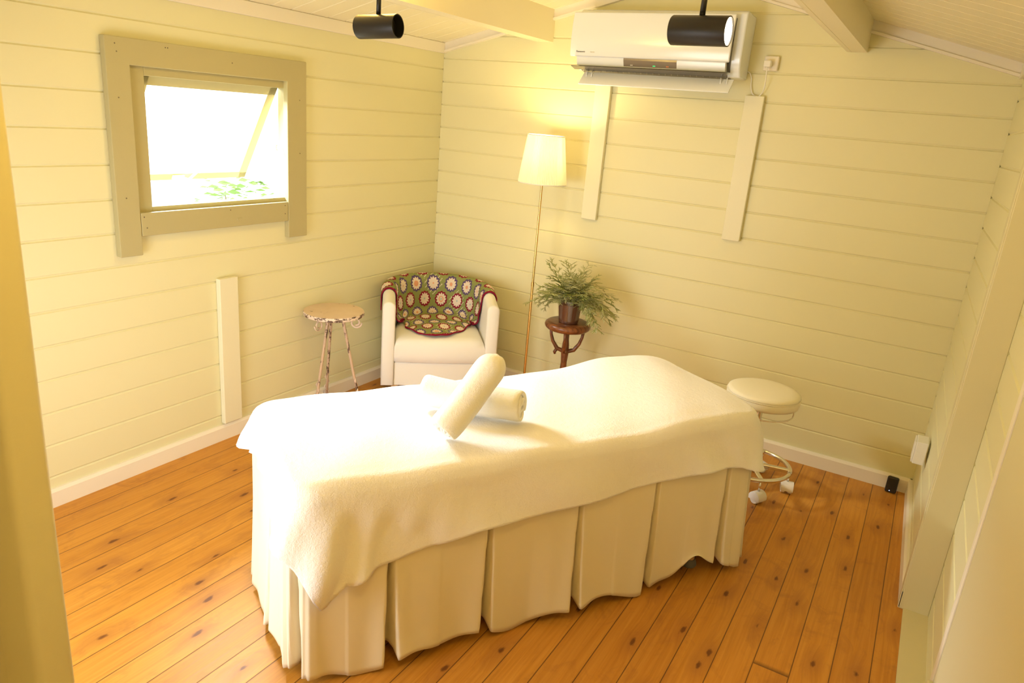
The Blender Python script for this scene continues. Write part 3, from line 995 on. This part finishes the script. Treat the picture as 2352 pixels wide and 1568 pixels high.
pp = empty('potted_plant', (PSX+.01, PSY-.02, PT)); tag(pp, 'bushy grey-green fern-like plant in a clear plastic pot on the plant stand', 'plant')
mb = MB()
mb.lathe([(.0005, .002), (.052, .002), (.055, .001), (.056, .006), (.0565, .010), (.068, .118), (.071, .120), (.072, .132), (.069, .132)], n=40, cap0=True, cap1=False)
for k in range(10):
    a = 2*pi*k/10; mb.tube([(.0572*cos(a), .0572*sin(a), .012), (.0685*cos(a), .0685*sin(a), .118)], .0009, 4)
mb.build('pot', M_plastic, pp, smooth=True, auto=40)
mb = MB(); mb.lathe([(.053, .004), (.064, .108), (.05, .112), (.01, .115)], n=32); mb.build('soil', M_soil, pp, smooth=True, auto=40)
rl = random.Random(11)
mb = MB()
def strip(p, d, L, w, depth, mi):
    d = d.normalized(); pts = [p]; q = p.copy(); dd = d.copy(); nseg = 3
    for k in range(nseg):
        dd = (dd+Vector((rl.uniform(-.18, .18), rl.uniform(-.18, .18), rl.uniform(-.12, .05)))).normalized()
        q = q+dd*(L/nseg); pts.append(q.copy())
    mb.tube(pts, [w, w*.9, w*.75, w*.3], 4, mi, flat=.7)
    return pts, dd
for k in range(96):
    az = rl.uniform(0, 2*pi); el = rl.choice((rl.uniform(.05, .6), rl.uniform(.1, .9), rl.uniform(.6, 1.4)))
    L = rl.uniform(.14, .27)*(1 if el < 1.1 else .85)
    p = Vector((rl.uniform(-.03, .03), rl.uniform(-.03, .03), .11)); dirv = Vector((cos(az)*cos(el), sin(az)*cos(el)*.9, sin(el)+.55)).normalized()
    pts = [p.copy()]; q = p.copy(); nseg = 7
    droop = rl.uniform(.14, .30) if el < .9 else rl.uniform(.0, .12)
    if sin(az) < -.45 and abs(cos(az)) < .8: droop *= .6; L *= .8; dirv = (dirv+Vector((0, 0, .35))).normalized()
    mi = rl.choice((0, 0, 1, 2)) 
    for j in range(nseg):
        dirv = (dirv+Vector((cos(az)*.05, sin(az)*.05, -droop))).normalized(); q = q+dirv*(L/nseg); pts.append(q.copy())
    mb.tube(pts, [.0017]*4+[.0014]*4, 4, mi)
    for j in range(2, nseg+1):
        base = pts[j]; fd = (pts[j]-pts[j-1]).normalized(); side = fd.cross(Vector((0, 0, 1)))
        if side.length < .1: side = Vector((1, 0, 0))
        side.normalize()
        for sg in (-1, 1):
            d2 = fd*.9+side*sg*rl.uniform(.6, 1.1)+Vector((0, 0, rl.uniform(-.4, .35)))
            l2 = rl.uniform(.028, .052)*(1-.05*j)
            bp_, de = strip(base, d2, l2, .0029, 0, mi)
            for jj in (1, 2, 3):
                for s3 in (-1, 1):
                    if rl.random() < .6:
                        d3 = de+de.cross(Vector((0, 0, 1)))*s3*rl.uniform(.5, .9)+Vector((0, 0, rl.uniform(-.3, .3)))
                        strip(bp_[jj], d3, rl.uniform(.014, .026), .0025, 0, mi)
def leafm(n, c):
    m_ = mat(n, c, .55); return m_
tag(mb.build('foliage', [leafm('leaf_sage', (.34, .35, .13)), leafm('leaf_green', (.22, .25, .06)), leafm('leaf_silver', (.44, .44, .22))], pp), kind='stuff')

# ------------------------------------------------------------------ rolling stool
SX, SY, SZ = 2.285, -.445, .505
stl = empty('rolling_stool', (SX, SY, 0)); tag(stl, 'round cream padded stool on white casters behind the head of the bed', 'stool')
mb = MB()
mb.lathe([(.150, -.066), (.166, -.062), (.170, -.050), (.170, -.026), (.167, -.020), (.169, -.017), (.166, -.008), (.15, -.001), (.12, .004), (.06, .007), (.01, .008)], (0, 0, SZ), 56)
mb.build('seat', M_vinyl, stl, smooth=True, auto=60)
mb = MB(); mb.tube([(.1695*cos(2*pi*k/60), .1695*sin(2*pi*k/60), SZ-.021) for k in range(61)], .0022, 6)
mb.build('piping', M_vinyl, stl, smooth=True)
mb = MB()
pts = []
for k in range(25):
    a = radians(-150+180*k/24-10)
    rr = .150; z = SZ-.105
    if k < 3 or k > 21: z += (.012*(3-k if k < 3 else k-21))
    pts.append((rr*cos(a), rr*sin(a), z))
pts = [(pts[0][0]*.95, pts[0][1]*.95, SZ-.064)]+pts+[(pts[-1][0]*.95, pts[-1][1]*.95, SZ-.064)]
mb.tube(pts, .0035, 8); mb.build('height_lever', M_chrome, stl, smooth=True)
mb = MB(); mb.lathe([(.05, SZ-.085), (.05, SZ-.066)], n=24); mb.lathe([(.013, .25), (.013, SZ-.08)], n=20)
mb.lathe([(.025, .085), (.025, .26), (.02, .27)], n=20)
mb.build('gas_column', M_chrome, stl, smooth=True, auto=50)
rot0 = radians(-62)
mb = MB(); RR = .188; RZ = .115
mb.tube([(RR*cos(2*pi*k/64), RR*sin(2*pi*k/64), RZ) for k in range(65)], .0105, 12)
mb.build('foot_ring', M_chrome, stl, smooth=True)
for k in range(5):
    a = rot0+2*pi*k/5; ux, uy = cos(a), sin(a)
    mb = MB()
    Mx = Matrix.Rotation(a, 4, 'Z')
    mb.box(.02, RR, -.012, .012, RZ-.010, RZ+.010, M=Mx)
    sp_ = mb.build('spoke', M_chrome, stl, bevel=.004)
    mb = MB(); mb.tube([(ux*RR, uy*RR, RZ-.008), (ux*RR, uy*RR, .06)], .005, 10)
    mb.build('caster_stem', M_chrome, sp_, smooth=True)
    mb = MB()
    Mc = Matrix.Translation((ux*RR, uy*RR, .0)) @ Matrix.Rotation(a+.6+k, 4, 'Z')
    Mw = Mc @ Matrix.Translation((0, 0, .024)) @ Matrix.Rotation(pi/2, 4, 'X')
    mb.lathe([(.021, -.026), (.024, -.023), (.024, -.008), (.015, -.008), (.015, .008), (.024, .008), (.024, .023), (.021, .026)], n=24, M=Mw)
    mb.build('caster_wheel', M_castw, sp_, smooth=True, auto=40)
    mb = MB()
    rs = []
    for yy in (-.0295, -.028, .028, .0295):
        sc = .92 if abs(yy) > .029 else 1
        rs.append([Mc @ Vector((.031*sc*cos(b), yy, .030+.031*sc*sin(b))) for b in [radians(-20+220*q/16) for q in range(17)]])
    mb.rings(rs)
    mb.build('caster_hood', M_castw, sp_, smooth=True, auto=40)

# ------------------------------------------------------------------ air conditioner
ac = empty('air_conditioner', (1.41, 0, 1.89)); tag(ac, 'white wall-mounted air conditioner with open flap near the ceiling', 'air conditioner')
def acp(x, y, z): return (x-1.41, y, z-1.89)
mb = MB()
prof = [(0, 1.905), (0, 2.195), (-.155, 2.200), (-.172, 2.190), (-.178, 2.15), (-.176, 1.99), (-.165, 1.945), (-.135, 1.905)]
def extr(mb, prof, x0, x1, mi=0):
    mb.rings([[acp(x0, y, z) for y, z in prof], [acp(x1, y, z) for y, z in prof]], mi)
extr(mb, prof, .985, 1.848)
mb.build('housing', M_acw, ac, smooth=True, auto=35, bevel=.006)
mb = MB(); pr = [(-.176, 2.165), (-.194, 2.165), (-.192, 1.99), (-.160, 1.93), (-.12, 1.915), (-.12, 1.93), (-.15, 1.945), (-.176, 1.99)]
for xa_, xb_ in ((.992, 1.004), (1.788, 1.802)):
    mb = MB(); extr(mb, pr, xa_, xb_); mb.build('side_grille', M_acgrey, ac)
mb = MB()
pr = [(-.198, 2.178), (-.206, 2.183), (-.216, 2.178), (-.226, 2.12), (-.229, 2.05), (-.226, 1.985), (-.220, 1.968), (-.212, 1.966), (-.212, 1.99), (-.214, 2.05), (-.211, 2.12), (-.203, 2.165)]
extr(mb, pr, .968, 1.806)
fp = mb.build('front_panel', M_acw, ac, smooth=True, auto=35, bevel=.004)
mb = MB(); pr = [(-.19, 1.975), (-.212, 1.972), (-.212, 1.958), (-.198, 1.925), (-.185, 1.925)]
extr(mb, pr, 1.004, 1.788); mb.build('lower_fascia', M_acw, ac, smooth=True, auto=35)
mb = MB(); pr = [(-.205, 1.971), (-.2135, 1.9705), (-.2133, 1.958), (-.2005, 1.9295), (-.195, 1.93)]
extr(mb, pr, 1.268, 1.548); dp = mb.build('display_strip', M_acdisp, ac)
for nm, xx, mm in (('green_indicator', 1.425, M_green), ('orange_indicator', 1.495, M_orange), ('clock_mark', 1.305, M_white)):
    mb = MB()
    for q in (0, 1):
        mb.box(xx-1.41+q*.007, xx-1.41+q*.007+.0055, -.2048, -.2030, 1.934-1.89, 1.938-1.89)
    mb.build(nm, mm, dp)
mb = MB()
pr = [(-.170, 1.928), (-.19, 1.925), (-.15, 1.905), (-.10, 1.893), (-.06, 1.893), (-.06, 1.905), (-.14, 1.915)]
extr(mb, pr, 1.01, 1.785); mb.build('outlet_slot', M_acgrey, ac)
for k in range(24):
    x = 1.02+k*.0325
    mb = MB()
    mb.add([acp(x, -.175, 1.925), acp(x+.002, -.175, 1.925), acp(x+.002, -.145, 1.900), acp(x, -.145, 1.900), acp(x, -.150, 1.925), acp(x+.002, -.150, 1.925)], [(0, 1, 2, 3), (0, 3, 4), (1, 5, 2), (0, 4, 5, 1), (3, 2, 5, 4)])
    mb.build('louver_fin', M_steel, ac)
mb = MB(); pr = [(-.180, 1.913), (-.232, 1.9205), (-.2335, 1.918), (-.185, 1.905)]
extr(mb, pr, .985, 1.800); mb.build('smoked_vane', M_vane, ac, bevel=.001)
mb = MB(); pr = [(-.145, 1.893), (-.151, 1.897), (-.215, 1.838), (-.218, 1.832), (-.212, 1.829), (-.15, 1.885)]
extr(mb, pr, 1.030, 1.825); fl = mb.build('air_flap', M_acw, ac, smooth=True, auto=35, bevel=.002)
for x in (1.05, 1.08, 1.765, 1.795):
    mb = MB()
    mb.tube([acp(x, -.14, 1.905), acp(x, -.165, 1.900), acp(x+.004, -.178, 1.870)], .003, 6, flat=.5)
    mb.build('flap_arm', M_acw, fl, smooth=True)
def lettering(body, size, loc, rot, m, parent, name='lettering'):
    c = bpy.data.curves.new(name, 'FONT'); c.body = body; c.size = size; c.extrude = .0004
    t = bpy.data.objects.new(name+'_src', c); COL.objects.link(t)
    dg = bpy.context.evaluated_depsgraph_get(); me = bpy.data.meshes.new_from_object(t.evaluated_get(dg))
    bpy.data.objects.remove(t, do_unlink=True)
    me.materials.clear(); me.materials.append(m)
    o = bpy.data.objects.new(name, me); COL.objects.link(o); o.parent = parent; o.location = loc; o.rotation_euler = rot
    return o
lettering('Panasonic', .013, acp(1.005, -.2275, 1.986), (pi/2-.06, 0, 0), M_text, fp)
lettering('inverter', .008, acp(1.085, -.2275, 1.987), (pi/2-.06, 0, 0), M_steel, fp)

# wall sockets
bs = empty('wall_socket', (1.957, 0, 1.987)); tag(bs, 'small cream wall socket high on the back wall beside the air conditioner', 'socket', 'wall sockets')
mb = MB(); mb.box(-.034, .034, -.024, 0, -.034, .034); mb.build('socket_box', M_trim, bs, bevel=.006, seg=3)
plug = empty('power_plug', (1.948, -.024, 1.982)); tag(plug, 'white plug with looping cable from the air conditioner', 'plug')
mb = MB(); mb.box(-.017, .017, -.040, 0, -.014, .016); mb.build('plug_body', M_white, plug, bevel=.005, seg=3)
mb = MB()
cpts = [(0, -.03, -.012), (.002, -.03, -.04), (.003, -.022, -.085), (-.004, -.008, -.125), (-.025, .008, -.148), (-.055, .012, -.140), (-.070, .014, -.105), (-.075, .016, -.065), (-.088, .018, -.042), (-.10, .018, -.036)]
def catmull(pts, n=6):
    pts = [Vector(p) for p in pts]; P_ = [pts[0]]+pts+[pts[-1]]; out = []
    for i in range(1, len(P_)-2):
        a, b, c, d = P_[i-1], P_[i], P_[i+1], P_[i+2]
        for k in range(n):
            t = k/n; out.append(.5*((2*b)+(c-a)*t+(2*a-5*b+4*c-d)*t*t+(3*b-3*c+d-a)*t**3))
    return out+[pts[-1]]
mb.tube(catmull(cpts), .0028, 8); mb.build('cable', M_white, plug, smooth=True)

rs_ = empty('wall_socket', (RW, -.40, .385)); tag(rs_, 'boxy white wall socket low on the right wall', 'socket', 'wall sockets')
mb = MB(); mb.box(-.045, 0, -.050, .050, -.052, .052); mb.build('socket_box', M_white, rs_, bevel=.003)
mb = MB(); mb.box(-.052, -.045, -.046, .046, -.048, .048); mb.build('cover_plate', M_white, rs_, bevel=.002)

# small black device
bd = empty('black_speaker', (2.913, -.062, 0)); tag(bd, 'small black box with a tiny light on the floor in the right corner', 'speaker box')
Mb = Matrix.Rotation(radians(-6), 4, 'Z') @ Matrix.Rotation(radians(-6), 4, 'X')
mb = MB(); mb.box(-.026, .026, -.012, .014, .003, .085, M=Mb); mb.build('body', M_dark, bd, bevel=.008, seg=4)
mb = MB(); mb.box(-.006, -.002, -.0135, -.0115, .012, .016, M=Mb); mb.build('status_light', M_bluewhite, bd)

# ------------------------------------------------------------------ track spotlights
def spotlight(loc, axis, lit, label, L=.148, R=.036):
    root = empty('track_spotlight', loc); tag(root, label, 'spotlight', 'black spotlights under the ceiling')
    ax = Vector(axis).normalized(); Mq = ax.to_track_quat('Z', 'Y').to_matrix().to_4x4()
    mb = MB()
    mb.lathe([(R*.96, -L/2), (R, -L/2+.002), (R, L/2), (R-.003, L/2), (R-.003, L/2-.03 if not lit else L/2-.006), (.002, L/2-.031 if not lit else L/2-.0065)], n=40, M=Mq, cap1=True)
    b = mb.build('lamp_head', M_black, root, smooth=True, auto=40)
    mb = MB()
    if lit:
        mb.lathe([(R-.004, L/2-.006), (R-.004, L/2-.003), (.003, L/2-.001)], n=32, M=Mq)
        mb.build('lens', M_lens, b, smooth=True)
    else:
        mb.lathe([(R-.004, L/2-.029), (R-.009, L/2-.027), (.015, L/2-.026)], n=32, M=Mq)
        mb.build('lens', M_blackin, b, smooth=True, auto=30)
    mb = MB(); mb.tube([(0, 0, R*.9), (0, 0, .115)], .0075, 12); mb.lathe([(.0075, .0), (.0075, .01)], (0, 0, R-.002), 12)
    mb.build('stem', M_black, root, smooth=True)
    mb = MB(); mb.box(-.03, .03, -.016, .016, .112, .135); mb.build('track_adapter', M_black, root, bevel=.003)
    mb = MB(); mb.lathe([(.005, 0), (.005, .0015)], n=12, M=Mq @ Matrix.Translation((0, 0, 0)))
    return root
SPY = -1.95
spotlight((1.138, SPY, 1.883), (1, .11, .05), False, 'black cylindrical spotlight on the left, turned off')
spotlight((2.185, SPY, 1.892), (1, -.04, -.005), True, 'black cylindrical spotlight on the right, glowing in front of the air conditioner')
mb = MB(); mb.box(.75, 2.28, SPY-.018, SPY+.018, 2.018, 2.0515)
tag(mb.build('lighting_track', M_white), 'white lighting track crossing under the beams, the black spotlights hang from it', 'light track')
spot_light('spotlight_beam', (2.275, SPY, 1.890), (1, -.03, -.10), 10, KW['warm'], 130, 1.0, .03)
# unseen warm fill lights, added to brighten the upper walls and bed
point_light('warm_fill_light', (2.3, -3.15, 2.05), 19, KW['warm'], .10)
point_light('warm_fill_light', (0.95, -1.75, 2.10), 13, KW['warm'], .10)
point_light('rear_fill_light', (2.75, -4.85, 1.65), 14, (1.0, 0.76, 0.34), .08)  # added fill behind the camera, warms the doorpost and blanket side
